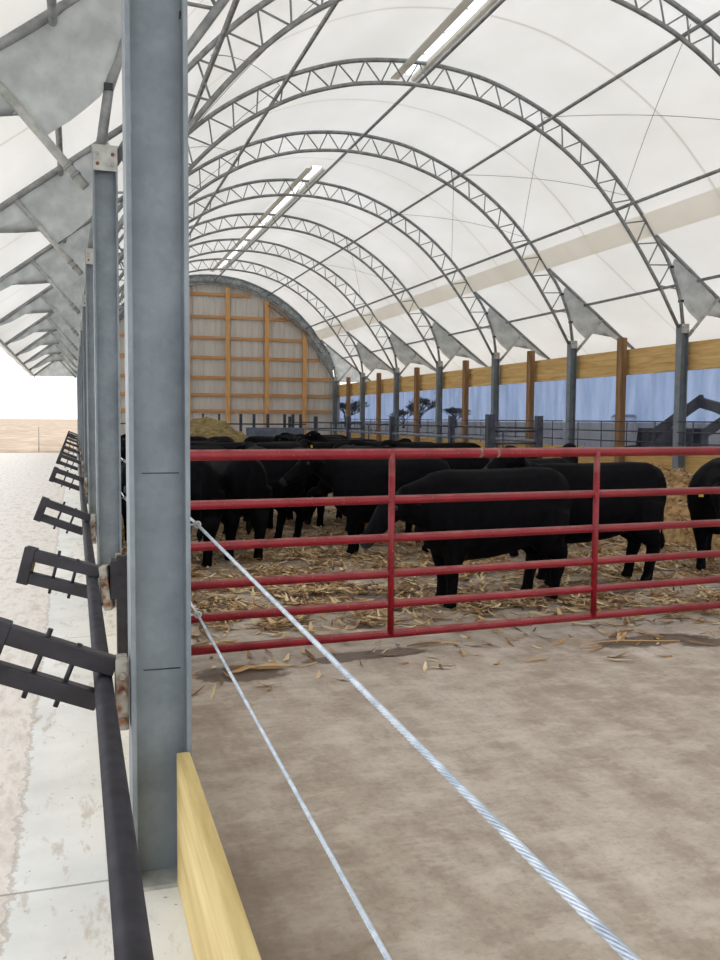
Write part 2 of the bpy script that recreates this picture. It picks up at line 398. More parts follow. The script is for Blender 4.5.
def make_truss(end=False):
    t=empty('roof_truss',(XC,0,0))
    MB().tube([(x,0,z) for x,z in outer],.036,10).build('outer_chord',M['galv_pipe'],t)
    MB().tube([(x,0,z) for x,z in inner],.034,10).build('inner_chord',M['galv_pipe'],t)
    n=31; a=resample(outer,2*n)[3:-3]; b=resample(inner,2*n)[3:-3]
    zig=[]
    for i in range(len(a)): zig.append(a[i] if i%2==0 else b[i])
    w=MB()
    for i in range(len(zig)-1): w.tube([(zig[i][0],0,zig[i][1]),(zig[i+1][0],0,zig[i+1][1])],.0135,6)
    w.build('web_lattice',M['galv_pipe'],t)
    for s in (-1,1):
        MB().tube([(s*TAIL0[0],0,TAIL0[1]),(s*TAIL1[0],0,TAIL1[1])],.036,10).build('tail_rafter',M['galv_pipe'],t)
        st=MB().tube([(s*5.50,0,3.40),(s*6.17,0,4.16)],.032,10).build('eave_strut',M['galv_light'],t)
        for q in (.10,.17):
            c=Vector((s*5.50,0,3.40)).lerp(Vector((s*6.17,0,4.16)),q); d=Vector((s*.67,0,.76)).normalized()
            MB().tube([c-d*.012,c+d*.012],.038,12).build('strut_clamp',M['galv_pipe'],st)
        # clamps where the eave panel is laced to the outer chord
        for rx,rz in ((5.10,4.70),(5.345,4.08)):
            MB().box(s*rx-.03,s*rx+.03,-.05,.05,rz-.022,rz+.022).build('panel_clamp',M['dark_steel'],t)
        if end: poly=[(4.82,5.1),(5.1,4.96),(7.08,3.50),(7.08,3.44),(5.42,3.44),(5.40,3.75)]
        else: poly=[(5.11,4.70),(5.20,4.87),(5.8,4.42),(6.5,3.90),(7.0,3.53),(6.93,3.53),(6.72,3.62),(6.45,3.78),(6.2,3.92),(6.02,3.98),(5.88,3.84),(5.77,3.70),(5.60,3.83),(5.40,4.02),(5.345,4.10),(5.25,4.38)]
        # gently wavy cloth, with thickness
        bm=bmesh.new(); vs=[bm.verts.new((s*x,0,z)) for x,z in poly]; f=bm.faces.new(vs)
        bmesh.ops.triangulate(bm,faces=[f]); 
        bmesh.ops.subdivide_edges(bm,edges=bm.edges[:],cuts=5,use_grid_fill=True)
        for v in bm.verts: v.co.y=.02*math.sin(v.co.x*9+v.co.z*5)+.012*math.sin(v.co.z*17-v.co.x*6)
        for f in bm.faces: f.smooth=True
        me=bpy.data.meshes.new('eave_panel'); bm.to_mesh(me); bm.free(); me.materials.append(M['panel'])
        ob=bpy.data.objects.new('eave_panel',me); C.objects.link(ob); ob.parent=t
        ob['label']='grey fabric gusset panel laced under the eave'
    return t
tr0=make_truss(); trE=None
trusses=[]
for i,y in enumerate(HOOPS):
    if i==len(HOOPS)-1: t=make_truss(True)
    else: t=tr0 if i==0 else copy_tree(tr0)
    t.location=(XC,y,0)
    if i==9: lab='galvanised pipe roof arch against the far end wall, last of the row'
    elif i==0: lab='galvanised pipe roof arch over the nearest left column, mostly overhead'
    else: lab=f'curved galvanised lattice roof arch standing on the {ORD[i]} left column from the viewer'
    tag(t,lab,'roof truss','curved lattice roof trusses'); trusses.append(t)
# end hoop skirt (grey fabric ring closing the last truss)
sk=MB(); a=resample(outer,80)[2:-2]; b=resample(inner,80)[2:-2]; k=0
for i in range(len(a)): sk.v += [(XC+a[i][0],ENDY+.05,a[i][1]+.02),(XC+b[i][0],ENDY+.05,b[i][1]),(XC+a[i][0],ENDY+.056,a[i][1]+.02),(XC+b[i][0],ENDY+.056,b[i][1])]
for i in range(len(a)-1):
    q=i*4; sk.f += [(q,q+1,q+5,q+4),(q+2,q+6,q+7,q+3),(q,q+4,q+6,q+2),(q+1,q+3,q+7,q+5)]; sk.sm += [True]*4
tag(sk.build('end_skirt',M['panel']),'grey fabric skirt band curving around the top of the far end wall','fabric skirt')

# roof fabric with ridge openings
prof=[(-TAIL1[0]-.03,TAIL1[1]-.05),(-TAIL1[0],TAIL1[1]+.05)]
N=60; R=4.70
mid=[]
for i in range(N+1):
    x=-R+2*R*i/N; mid.append((x,cr(OUT,x)+.05))
prof=[(-7.17,3.40),(-7.14,3.52),(-6.5,tz(6.5)+.045),(-5.8,tz(5.8)+.045),(-5.2,tz(5.2)+.045)]+mid+[(5.2,tz(5.2)+.045),(5.8,tz(5.8)+.045),(6.5,tz(6.5)+.045),(7.14,3.52),(7.17,3.40)]
gap=.135
cut=[]
for i,p in enumerate(prof):
    if abs(p[0])<.3: continue
    cut.append(p)
left=[p for p in cut if p[0]<0]+[(-gap,cr(OUT,gap)+.05)]
right=[(gap,cr(OUT,gap)+.05)]+[p for p in cut if p[0]>0]
ys=[]
y=-8.0
step=BAY/6
base0=HOOPS[0]-BAY*2.5
yy=base0
rf=MB()
ylist=[base0+step*i for i in range(int((ENDY+.1-base0)/step)+1)]+[ENDY+.12]
def scal(y):
    ph=((y-HOOPS[0])/BAY)%1.0
    return -.045*math.sin(PI*ph)**2    # cloth pulled in a little between the hoops
full=left+right; nl=len(left); n=len(full)
for y in ylist:
    q=scal(y)
    for x,z in full: rf.v.append((XC+x*(1+q*.02),y,z+q*.8))
for i in range(len(ylist)-1):
    y0=ylist[i]
    shut=(15.1<=y0<21.0) or y0>=36.9
    for j in range(n-1):
        if j==nl-1 and not shut: continue      # ridge slot stays open
        rf.f.append((i*n+j,i*n+j+1,(i+1)*n+j+1,(i+1)*n+j)); rf.sm.append(True)
roof=rf.build('ceiling',M['fabric']); roof['kind']='structure'
md=roof.modifiers.new('thick','SOLIDIFY'); md.thickness=.004
# ridge vent flashings
for (y0,y1,lab) in ((-5,15.2,'nearer'),(21.15,37.04,'farther')):
    v=empty('ridge_vent',(XC,y0,7.75))
    tag(v,f'bright open slot along the ridge with grey flashing, {lab} of the two','ridge vent','ridge vent slots')
    for s,w0,w1 in ((-1,.125,.27),(1,.125,.2)):
        m=MB(); m.box(min(s*w0,s*w1),max(s*w0,s*w1),0,y1-y0,-.02,-.005); 
        m.box(min(s*w0,s*(w0+.012)),max(s*w0,s*(w0+.012)),0,y1-y0,-.01,.07)
        m.build('flashing',M['flash'],v)
        m=MB(); yk=.3
        while yk<y1-y0-.1:
            MB().box(min(s*.095,s*.14),max(s*.095,s*.14),yk,yk+.03,-.03,-.021).build('clip',M['white_paint'],v); yk+=.85

# beige pocket band on right and its twin on left
for s,labs in ((1,'right'),(-1,'left')):
    m=MB(); p0=(4.44,cr(OUT,4.44)); p1=(4.70,cr(OUT,4.70)); 
    k=0
    a=(XC+s*p0[0],p0[1]); b_=(XC+s*p1[0],p1[1])
    m.v=[(a[0],-5,a[1]+.02),(b_[0],-5,b_[1]+.0),(b_[0],-5,b_[1]-.03),(a[0],-5,a[1]-.0),
         (a[0],ENDY,a[1]+.02),(b_[0],ENDY,b_[1]+.0),(b_[0],ENDY,b_[1]-.03),(a[0],ENDY,a[1]-.0)]
    m.f=[(3,7,6,2)]; m.sm=[False]
    if s==1: tag(m.build('fabric_band',M['band']),'long beige fabric pocket band running the length of the roof above the right wall','fabric band')

# purlins
PUR=[(-5.70,None,'under the left eave, outside the columns'),(-4.12,None,'low on the left side of the arch'),(-2.38,None,'high on the left side of the arch'),(0.0,None,'beside the ridge slot at the top of the arch'),(2.38,None,'high on the right side of the arch'),(4.06,None,'low on the right side, just above the beige band'),(5.70,None,'below the beige band through the right gusset panels')]
for r,_,lab in PUR:
    ar=abs(r)
    if ar>5: z=tz(ar)-.055
    elif ar==0: z=7.60
    else:
        z=(cr(OUT,ar)+cr(INN,ar))/2 if ar<4.4 else 5.5
    x=XC+r+(.12 if r==0 else 0)
    tag(MB().tube([(x,-4,z),(x,ENDY+.02,z)],.030,10).build('purlin_pipe',M['galv_pipe']),f'long straight steel purlin pipe {lab}','purlin','roof purlin pipes')
for s,lab in ((-1,'left'),(1,'right')):
    tag(MB().tube([(XC+s*7.08,-4,3.43),(XC+s*7.08,ENDY+.1,3.43)],.035,10).build('eave_pipe',M['galv_light']),f'pale eave pipe along the outer edge of the {lab} roof overhang','eave pipe','eave pipes')
# brace wires
W=[]
def rp(r,off=.03):
    ar=abs(r); return (XC+r, cr(OUT,ar)-off)
for i in (2,3,4,6):
    for (r0,r1,lab) in ((2.38,4.06,'right'),(-4.06,-2.38,'left')):
        m=MB()
        for (ra,rb) in ((r0,r1),(r1,r0)):
            pts=[]
            for q in range(9):
                t=q/8; r=ra+(rb-ra)*t; x,z=rp(r,.10); pts.append((x,HOOPS[i]+BAY*t,z))
            m.tube(pts,.005,5)
        tag(m.build('brace_wire',M['thin_wire']),f'crossed thin brace wires on the {lab} roof slope beyond the {ORD[i]} arch','brace wires','crossed roof brace wires')

# ------------------------------------------------------------------ columns
def make_column(base, top, name='steel_column'):
    t=empty(name)
    h=top-base; w=.083; D=.08; tf=.013
    sh=MB().box(-w,-w+tf,-D,D,0,h).box(w-tf,w,-D,D,0,h).box(-w+tf,w-tf,-.006,.006,0,h)
    sh.build('shaft',M['galv'],t)
    MB().box(-w-.02,w+.02,-D-.02,D+.02,-.012,0).build('base_plate',M['galv_light'],t).location=(0,0,.012)
    MB().box(-w-.004,w+.004,-D-.012,D+.012,h,h+.012).box(-w+.002,w-.002,-D-.011,-D-.001,h-.16,h).box(-w+.002,w-.002,D+.001,D+.011,h-.16,h).build('saddle_plate',M['galv_light'],t)
    for x in (-.05,.05):
        for z in (h-.05,h-.115): MB().tube([(x,-D-.02,z),(x,-D-.011,z)],.013,6).build('bolt',M['rust'],t)
    return t
cl=make_column(CURB,3.66)
# faint welded seams on nearest column are in every shaft
for i,y in enumerate([HOOPS[0]-BAY]+HOOPS):
    c=cl if i==0 else copy_tree(cl)
    c.location=(XL,y,CURB)
    if i==0: lab='galvanised steel H column of the left row behind the viewpoint'
    elif i==1: lab='tall galvanised steel H column in the foreground, nearest of the left row'
    elif i==10: lab='galvanised steel column at the far left corner of the end wall'
    else: lab=f'galvanised steel H column of the left row, {ORD[i-1]} from the viewer'
    tag(c,lab,'column','galvanised steel columns')
for b in cl.children: pass
crr=make_column(0,3.64)
first=True
for i,y in enumerate(HOOPS):
    if i<2: continue
    c=crr if first else copy_tree(crr); first=False
    c.location=(XR,y,0)
    lab='galvanised column of the right row just outside the right edge of view' if i==2 else ('galvanised steel column at the far right corner against the end wall' if i==9 else f'galvanised steel column of the right plank wall, {ORD[i-3]} from the right edge')
    tag(c,lab,'column','galvanised steel columns')
# weld seams on the front column
c1=[o for o in C.objects if o.get('label','').startswith('tall galvanised')][0]
for z in (1.18,.61): MB().box(-.045,.06,-.008,-.0055,z,z+.003).build('scribe_mark',M['dark_steel'],c1)['label']='thin dark horizontal mark across the web'
MB().tube([(.076,-.03,3.0-.55),(.066,-.03,3.0-.55)],.011,10).build('bolt_hole',M['dark_steel'],c1)

# ------------------------------------------------------------------ left curb planks, pipe, frames
ys=[HOOPS[0]-BAY]+HOOPS
for i in range(len(ys)-1):
    y0,y1=ys[i]+.085,ys[i+1]-.085
    t=empty('kick_plank',(.284,y0,CURB))
    m=MB().box(-.019,.019,0,y1-y0,0,.388); m.build('board',M['plank'],t,bevel=.004)
    lab='pale yellow treated plank on edge in the foreground below the nearest column' if i==0 else f'treated plank on edge between the {ORD[i-1]} and {ORD[i]} left columns'
    tag(t,lab,'plank','kick planks along the left curb')
px,pz=.070,1.060
tag(MB().tube([(px,-3,pz),(px,ENDY,pz)],.0265,16).build('feed_rail_pipe',M['dark_steel']),'long dark steel pipe rail running outside the left columns','pipe rail')

def make_frame():
    t=empty('swing_bracket')
    d=Vector((-.93,0,.37)).normalized(); u=Vector((.37,0,.93)).normalized()
    L=.335; A=Vector((-.085,0,.0))
    a0=A+Vector((.03,0,.0))
    bw=.052
    top=MB().bar(a0+u*.051,a0+d*L+u*.051,bw,bw,up=u); top.build('upper_bar',M['dark_steel'],t,bevel=.004)
    bot=MB().bar(a0+d*.012-u*.055,a0+d*L-u*.055,bw,bw,up=u); bot.build('lower_bar',M['dark_steel'],t,bevel=.004)
    MB().bar(a0+d*(L-.004)-u*.088,a0+d*(L-.004)+u*.084,bw+.008,bw,up=d).build('end_cap',M['dark_steel'],t,bevel=.004)
    for q in (.115,.205):
        MB().tube([a0+d*q-u*.105,a0+d*q+u*(.10 if q>.2 else .084)],.0075,8).build('pin',M['dark_steel'],t)
    pl=MB().box(-.037,-.001,-.04,.04,-.13,.075); pl.build('mounting_plate',M['rust'],t,bevel=.005)
    for z in (-.10,-.02,.03): MB().tube([(-.02,-.05,z),(-.02,-.04,z)],.011,6).build('plate_bolt',M['rust'],t)
    return t
fr0=make_frame()
FY=[2.63,4.30]+HOOPS[1:]
for i,y in enumerate(FY):
    f=fr0 if i==0 else copy_tree(fr0)
    f.location=(XL-.087,y-(.0 if i!=1 else 0),pz)
    if i==1: f.rotation_euler=(0,math.radians(-7),math.radians(-14)); f.location.x=.15
    if i>3: f.rotation_euler=(0,0,math.radians(random.uniform(-10,10)))
    if i==0: lab='dark steel adjustable bracket on the nearest column, largest, cut by the left edge'
    elif i==1: lab='dark steel adjustable bracket on the short post between the two nearest left columns'
    else: lab=f'dark steel adjustable bracket on the outside of the {ORD[i-1]} left column'
    tag(f,lab,'bracket','adjustable brackets holding the dark pipe rail')
t=empty('stub_post',(.205,4.30,CURB)); tag(t,'short dark square post carrying the second bracket between the two nearest left columns','post')
MB().box(-.028,.028,-.028,.028,0,.70).build('upright',M['dark_steel'],t,bevel=.003)
MB().box(-.056,.062,-.045,.045,.5,.68).build('bracket_box',M['dark_steel'],t,bevel=.004)

# ------------------------------------------------------------------ wire ropes
def rope(name,y0,z0,y1,z1,x,label,r=.0042):
    m=MB(); n=6; ye=7.0; pitch=.062
    slope=(z1-z0)/(y1-y0)
    zf=lambda y: z0+slope*(min(y,HOOPS[0])-y0)
    rs=r*.37; R=r*.66
    steps=int((ye+.6)/pitch*12)
    for s in range(n):
        pts=[]
        for i in range(steps+1):
            y=-.6+(ye+.6)*i/steps; a=2*PI*(y/pitch)+2*PI*s/n
            pts.append((x+R*math.cos(a),y,zf(y)+R*math.sin(a)))
        m.tube(pts,rs,6,caps=False)
    m.tube([(x,-.6,zf(-.6)),(x,HOOPS[0],zf(HOOPS[0])),(x,ye,zf(ye))],R*.72,8)
    m.tube([(x,ye,zf(ye)),(x,ENDY-.2,zf(ye))],r,8)
    o=m.build(name,M['wire']); tag(o,label,'cable','neck cables through the left columns')
    return zf
XR_=.336
zA=rope('wire_rope',0.49,1.476,2.63,1.512,XR_,'thick twisted galvanised wire cable, upper of the two, crossing to the lower right corner')
zB=rope('wire_rope',0.94,1.20,2.63,1.248,XR_,'twisted galvanised wire cable, lower and left of the two, ending at the bottom middle edge',.0038)
kk=0
for i,y in enumerate(HOOPS[:4]):
    for z,nm in ((1.512,'upper'),(1.248,'lower')):
        m=MB(); m.tube([(XR_+.0085*math.cos(a),y-.02,z+.0085*math.sin(a)) for a in [2*PI*q/14 for q in range(14)]],.003,8,closed=True)
        m.tube([(XR_-.011,y-.02,z),(XL+.08,y-.02,z)],.0035,8)
        tag(m.build('eye_bolt',M['galv_light']),f'small eye bolt guiding the {nm} cable on the {ORD[i]} left column','eye bolt','cable eye bolts')

# ------------------------------------------------------------------ red gate
g=empty('farm_gate',(.40,6.42,0),math.atan2(.34,5.0))
tag(g,'long red tubular steel farm gate with six rails across the pen','gate')
GL=6.0
RZ=[1.555,1.198,.90,.62,.382,.145]
for i,z in enumerate(RZ):
    r=.040 if i==0 else .033
    MB().tube([(0,0,z),(GL,0,z)],r,14).build('rail',M['red'],g)
for x in (0,1.935,3.83,GL):
    MB().tube([(x,-.02,RZ[-1]),(x,-.02,RZ[0])],.026,10).build('upright',M['red'],g)
for z in (.3,1.3): MB().box(-.075,.0,-.03,.03,z,z+.04).build('hinge',M['dark_steel'],g)
for q in (2.70,2.86): MB().tube([(q,0,RZ[0]),(q+.022,0,RZ[0])],.0405,14).build('weld_ring',M['rust'],g)['label']='pale worn weld ring on the top rail'

# ------------------------------------------------------------------ right side wall
ymax=ENDY+.22
m=MB()
tag(MB().box(11.10,11.16,6,ymax,0,1.22).build('wall_right_lower',M['wall_plank']),kind='structure')
h=empty('header_beam',(11.18,0,2.79)); tag(h,'long yellow plank header board running along the top of the right wall','header board')
for q in range(3): MB().box(-.03,.03,6,ymax,q*.178,q*.178+.174).build('board',M['header'],h)
mids=[HOOPS[i]+BAY/2 for i in range(2,9)]
for i,y in enumerate(mids):
    t=empty('timber_post',(11.09,y,0))
    MB().box(-.09,.05,-.085,.085,0,3.56).build('post_body',M['post'],t,bevel=.006)
    lab='brown square timber post in the right wall, beyond the right edge of view' if i==0 else f'brown square timber post in the right wall, {ORD[i-1]} from the right edge'
    t.location.x=11.03
    tag(t,lab,'timber post','timber posts of the right wall')
# curtain: wavy plastic sheet between lower wall and header
cu=MB(); n=300; zs=[1.1,1.5,2.0,2.5,2.9]
for i in range(n+1):
    y=6+(ymax-6)*i/n
    for z in zs:
        cu.v.append((11.25+.018*math.sin(y*5.1+z*.8)+.014*math.sin(y*11.7-z*1.3)+.01*random.uniform(-1,1)*.3,y,z))
nz=len(zs)
for i in range(n):
    for j in range(nz-1):
        cu.f.append((i*nz+j,i*nz+j+1,(i+1)*nz+j+1,(i+1)*nz+j)); cu.sm.append(True)
tag(cu.build('plastic_curtain',M['curtain']),'bluish see-through plastic curtain hung between the right plank wall and its header','curtain')
# thin wire panel on top of the lower wall
for i in range(2,9):
    y0,y1=HOOPS[i]+.1,HOOPS[i+1]-.1
    t=empty('pipe_barrier',(10.86,y0,1.2))
    for z in (.61,.41,.2): MB().tube([(0,0,z),(0,y1-y0,z)],.013,8).build('rail',M['pen_steel'],t)
    for q in range(4):
        yy=(y1-y0)*(q+.5)/4; MB().tube([(0,yy,0),(0,yy,.61)],.011,8).build('stile',M['pen_steel'],t)
    lab=f'thin dark pipe panel above the right plank wall between its {ORD[i-3]} and {ORD[i-2]} columns' if i>2 else 'thin dark pipe panel above the right plank wall at the right edge'
    tag(t,lab,'pipe panel','thin pipe panels on the right wall')

# ------------------------------------------------------------------ pen fence along x=8.05 and cross piece
FX=8.05
fy=[HOOPS[i] for i in range(3,9)]
for i,y in enumerate(fy):
    t=empty('fence_post',(FX,y+.1,0))
    MB().box(-.06,.06,-.06,.06,0,1.90).build('post_body',M['pen_steel'],t,bevel=.006)
    tag(t,f'dark steel pen fence post in front of the right wall, {ORD[i]} from the right','fence post','dark pen fence posts')
for i in range(len(fy)-1):
    y0,y1=fy[i]+.17,fy[i+1]+.03
    t=empty('pipe_fence',(FX,y0,0))
    for z,mm,r in ((1.68,'pen_steel',.016),(1.44,'pen_light',.030),(1.06,'pen_steel',.026),(.8,'pen_steel',.022),(.5,'pen_steel',.022),(.25,'pen_steel',.022)):
        MB().tube([(0,0,z),(0,y1-y0,z)],r,10).build('rail',M[mm],t)
    for q in (.04,(y1-y0)/2,y1-y0-.04): MB().tube([(0,q,.2),(0,q,1.68)],.02,8).build('stile',M['pen_steel'],t)
    tag(t,f'dark pipe fence panel between the {ORD[i]} and {ORD[i+1]} pen fence posts from the right','fence panel','dark pen fence panels')
t=empty('fence_post',(7.08,HOOPS[3]+.1,0)); tag(t,'thick dark double gate post standing in the herd left of the first pen post','fence post','dark pen fence posts')
MB().box(-.075,.075,-.06,.06,0,1.92).build('post_body',M['pen_steel'],t,bevel=.006)
MB().box(-.135,-.085,-.05,.05,0,1.30).build('side_post',M['pen_light'],t,bevel=.004)
t=empty('pipe_fence',(7.16,HOOPS[3]+.1,0)); tag(t,'short dark pipe panel joining the double gate post to the first pen post','fence panel','dark pen fence panels')
for z in (1.62,1.40,1.06,.75,.45): MB().tube([(0,0,z),(.83,0,z)],.02,8).build('rail',M['pen_steel'],t)
MB().tube([(.18,0,.4),(.18,0,1.62)],.018,8).build('stile',M['pen_steel'],t)

# end pen fence near the end wall
EY=31.0
xs=[.9+.16*k for k in range(0)]
posts=[1.2,2.0,2.8,3.6,4.2,4.75,5.5,5.96,6.45,7.05,7.35,7.62]
for i,x in enumerate(posts):
    w=.07 if x<5.3 else .09
    t=empty('end_fence_post',(x,EY,0)); MB().box(-w/2,w/2,-w/2,w/2,0,1.97).build('post_body',M['pen_steel'],t)
    tag(t,f'short dark upright of the end pen fence before the far wall, {ORD[i]} from the left','fence post','end pen fence posts')
t=empty('end_fence_rails',(0,EY-.07,0)); tag(t,'dark blue horizontal rails of the end pen fence below the far wall','fence rails')
for z in (1.62,1.16,.8,.4): MB().tube([(1.0,0,z),(7.8,0,z)],.025,8).build('rail',M['pen_steel'],t)
t=empty('feed_bunk',(6.6,EY-.5,0)); tag(t,'blue grey feed bunk box at the end pen fence right of the hay','feed bunk')
MB().prism_x([(-.3,1.12),(.3,1.12),(.36,1.5),(.30,1.5),(.25,1.17),(-.25,1.17),(-.30,1.5),(-.36,1.5)],-.95,.95).build('trough',M['bunk'],t)
for x in (-.8,.8):
    MB().box(x-.04,x+.04,-.28,.28,0,1.12).build('leg',M['bunk'],t)
t=empty('end_fence_rails',(0,EY+3,0)); tag(t,'dark pipe rails between the end fence and the right wall corner','fence rails')
for z in (1.68,1.44,1.06): MB().tube([(7.9,0,z),(10.85,0,z)],.022,8).build('rail',M['pen_steel'],t)

# hay pile
def mound(name,x0,x1,y0,y1,h,mat_,nx=60,ny=40,seed=1,pw=1.0,nz=.10):
    from mathutils import noise as mn
    m=MB()
    for i in range(nx+1):
        for j in range(ny+1):
            u=i/nx; v=j/ny; x=x0+(x1-x0)*u; y=y0+(y1-y0)*v
            e=max(0,math.sin(PI*u))**.7*max(0,math.sin(PI*v))**.7
            z=h*e**pw*(1+.22*mn.noise((x*1.3,y*1.3,seed)))+nz*mn.noise((x*6,y*6,seed+3))*min(1,e*3)
            m.v.append((x,y,z-.02))
    for i in range(nx):
        for j in range(ny):
            k=i*(ny+1)+j; m.f.append((k,k+ny+1,k+ny+2,k+1)); m.sm.append(True)
    return m
tag(mound('h',1.4,6.2,25.6,30.3,1.72,None).build('hay_pile',M['hay']),'large olive hay pile in front of the far end wall','hay pile','', 'stuff')

# ------------------------------------------------------------------ end wall
EW=ENDY+.22
m=MB(); rib=.229; x=XL-.1; prof2=[]
def wz(x):   # height of wall under the end hoop
    r=abs(x-XC)
    if r<4.7: return cr(OUT,r)+.02
    L=OUT_LOW
    for k in range(len(L)-1):
        if r<=L[k+1][0]: return L[k][1]+(L[k+1][1]-L[k][1])*(r-L[k][0])/(L[k+1][0]-L[k][0])
    return 3.55
xx=XL-.1; pts=[]
while xx<11.22:
    for dx,dy in ((0,0),(.09,0),(.11,-.02),(.14,-.02),(.16,0)):
        pts.append((xx+dx,EW+dy))
    xx+=rib
for (x,y) in pts: m.v += [(x,y,0),(x,y,wz(max(x,XL+.01)))]
for i in range(len(pts)-1): m.f.append((2*i,2*i+2,2*i+3,2*i+1)); m.sm.append(False)
o=m.build('wall_back',M['sheet']); o['kind']='structure'
md=o.modifiers.new('thick','SOLIDIFY'); md.thickness=.004
studs=[1.24,2.92,4.60,6.27,7.95,9.63]
for i,x in enumerate(studs):
    t=empty('wall_stud',(x,EW-.14,0)); top=cr(INN,min(4.4,abs(x-XC)))+.02
    MB().box(-.085,.085,-.06,.07,0,top).build('post_body',M['stud'],t)
    tag(t,f'orange timber post on the far end wall, {ORD[i]} from the left corner','timber post','end wall timber posts')
for i,z in enumerate([1.0,2.12,2.80,3.53,4.37,5.20,6.08,7.02]):
    # half length allowed under inner chord
    r=0
    while r<5.25 and wzin(r)>z+.12 if False else False: pass
    r=5.28
    for q in range(530):
        rr=q/100
        zz=cr(INN,rr) if rr<4.45 else 4.92-(rr-4.45)*1.54
        if zz<z+.15: r=rr; break
    t=empty('wall_girt',(XC,EW-.05,z))
    MB().box(-r,r,-.035,.02,-.065,.065).build('board',M['girt'],t)
    tag(t,f'horizontal orange timber girt on the far end wall, {ORD[i]} up from the floor','timber girt','end wall girts')
t=empty('brace_board',(8.9,EW-.22,6.2)); tag(t,'slanting brown board under the arch between two tall end wall posts','brace board')
MB().bar((-.9,0,.47),(.85,0,-.72),.05,.13,up=(0,1,0)).build('board',M['post'],t)

# ------------------------------------------------------------------ cattle
def cow_mesh(name, head='level', turn=0.0, step=0.0):
    """cow along +x (head +x), z up, standing, back height 1.28"""
    m=MB(); V=Vector
    # trunk
    sec=[(-.84,1.00,.10,.14),(-.80,.98,.22,.27),(-.68,.955,.29,.35),(-.45,.93,.32,.385),(-.2,.89,.36,.415),(.05,.87,.375,.43),(.28,.865,.365,.435),(.48,.88,.33,.425),(.62,.91,.26,.37),(.74,.94,.18,.27)]
    m.loft([((x,0,z),(0,w*.97,0),(0,0,h)) for x,z,w,h in sec],20)
    ct,stn=math.cos(turn),math.sin(turn)
    # neck and head
    if head=='level':
        nk=[(.52,0,.98,.24,.30),(.70,0,1.06,.17,.24),(.86,0,1.16,.13,.18),(.98,0,1.22,.115,.15)]
        hd=[(.94,1.26,.10,.12),(1.04,1.24,.125,.135),(1.16,1.17,.105,.115),(1.28,1.08,.075,.085),(1.37,1.02,.08,.075),(1.42,.99,.06,.05)]
        dirh=V((.85,0,-.5)).normalized()
    elif head=='mid':
        nk=[(.52,0,.97,.24,.31),(.70,0,.99,.17,.25),(.86,0,1.0,.135,.19),(.98,0,1.0,.12,.155)]
        hd=[(.94,1.02,.10,.12),(1.04,.99,.125,.135),(1.15,.90,.105,.115),(1.25,.79,.08,.085),(1.32,.71,.082,.075),(1.36,.67,.06,.05)]
        dirh=V((.7,0,-.7)).normalized()
    elif head=='down':
        nk=[(.52,0,.95,.24,.30),(.74,0,.90,.16,.23),(.92,0,.78,.12,.17),(1.04,0,.66,.11,.14)]
        hd=[(1.00,.70,.10,.12),(1.08,.62,.125,.13),(1.14,.48,.105,.11),(1.18,.34,.075,.08),(1.2,.25,.08,.07),(1.21,.2,.06,.05)]
        dirh=V((.3,0,-.95)).normalized()
    else:
        nk=[(.52,0,.98,.24,.30),(.72,0,1.10,.17,.23),(.84,0,1.24,.13,.16),(.92,0,1.34,.115,.13)]
        hd=[(.90,1.38,.10,.11),(1.00,1.38,.125,.13),(1.13,1.33,.105,.11),(1.26,1.27,.075,.08),(1.35,1.23,.08,.07),(1.40,1.21,.06,.05)]
        dirh=V((.93,0,-.35)).normalized()
    def tw(p):   # turn head about neck base
        q=max(0,min(1,(p[0]-.6)/.35))*turn; dx=p[0]-.6
        return V((.6+dx*math.cos(q)-p[1]*math.sin(q),dx*math.sin(q)+p[1]*math.cos(q),p[2]))
    m.loft([(tw((x,0,z)),(0,w,0) if abs(turn)<.01 else tuple(tw((x,w,z))-tw((x,0,z))),(0,0,h)) for x,_,z,w,h in nk],16)
    up=V((-dirh.z,0,dirh.x))
    if up.z<0: up=-up
    m.loft([(tw((x,0,z)),tuple(tw((x,w,z))-tw((x,0,z))),tuple(tw((x+up.x*h,0,z+up.z*h))-tw((x,0,z)))) for x,z,w,h in hd],16)
    # ears
    e0=hd[1]
    for s in (-1,1):
        a=tw((e0[0]-.05,s*.10,e0[1]+.04)); b=tw((e0[0]-.09,s*.20,e0[1]+.02)); c=tw((e0[0]-.10,s*.27,e0[1]-.01))
        m.tube([a,b,c],[.03,.045,.018],8)
    # legs : front
    for s in (-1,1):
        fx=.46+(step*.12*s); 
        m.tube([(.46,s*.15,.78),(.46,s*.17,.66),(.45+step*.06*s,s*.17,.50),(fx,s*.165,.38),(fx-.01,s*.16,.24),(fx,s*.16,.10),(fx+.02,s*.16,.02)],[.14,.13,.10,.072,.054,.055,.068],12)
        hx=-.60-(step*.14*s)
        m.tube([(-.56,s*.15,.88),(-.54,s*.18,.70),(-.56,s*.175,.58),(-.68+(hx+.6)*.6,s*.165,.46),(hx-.06,s*.16,.38),(hx-.02,s*.16,.22),(hx+.0,s*.16,.09),(hx+.03,s*.16,.02)],[.22,.21,.155,.095,.076,.058,.058,.07],12)
    # brisket, dewlap, tail
    m.loft([((.45,0,.68),(0,.14,0),(0,0,.14)),((.62,0,.72),(0,.10,0),(0,0,.14)),((.74,0,.84),(0,.06,0),(0,0,.12))],10)
    m.tube([(-.74,0,1.20),(-.83,0,1.14),(-.86,0,.98),(-.87,.01,.70),(-.86,.02,.50)],[.035,.032,.024,.020,.018],8)
    m.tube([(-.86,.02,.54),(-.865,.025,.44),(-.86,.03,.34)],[.022,.045,.018],8)
    me=m.mesh(name+'_raw',M['cow'])
    tmp=bpy.data.objects.new('tmp',me); C.objects.link(tmp)
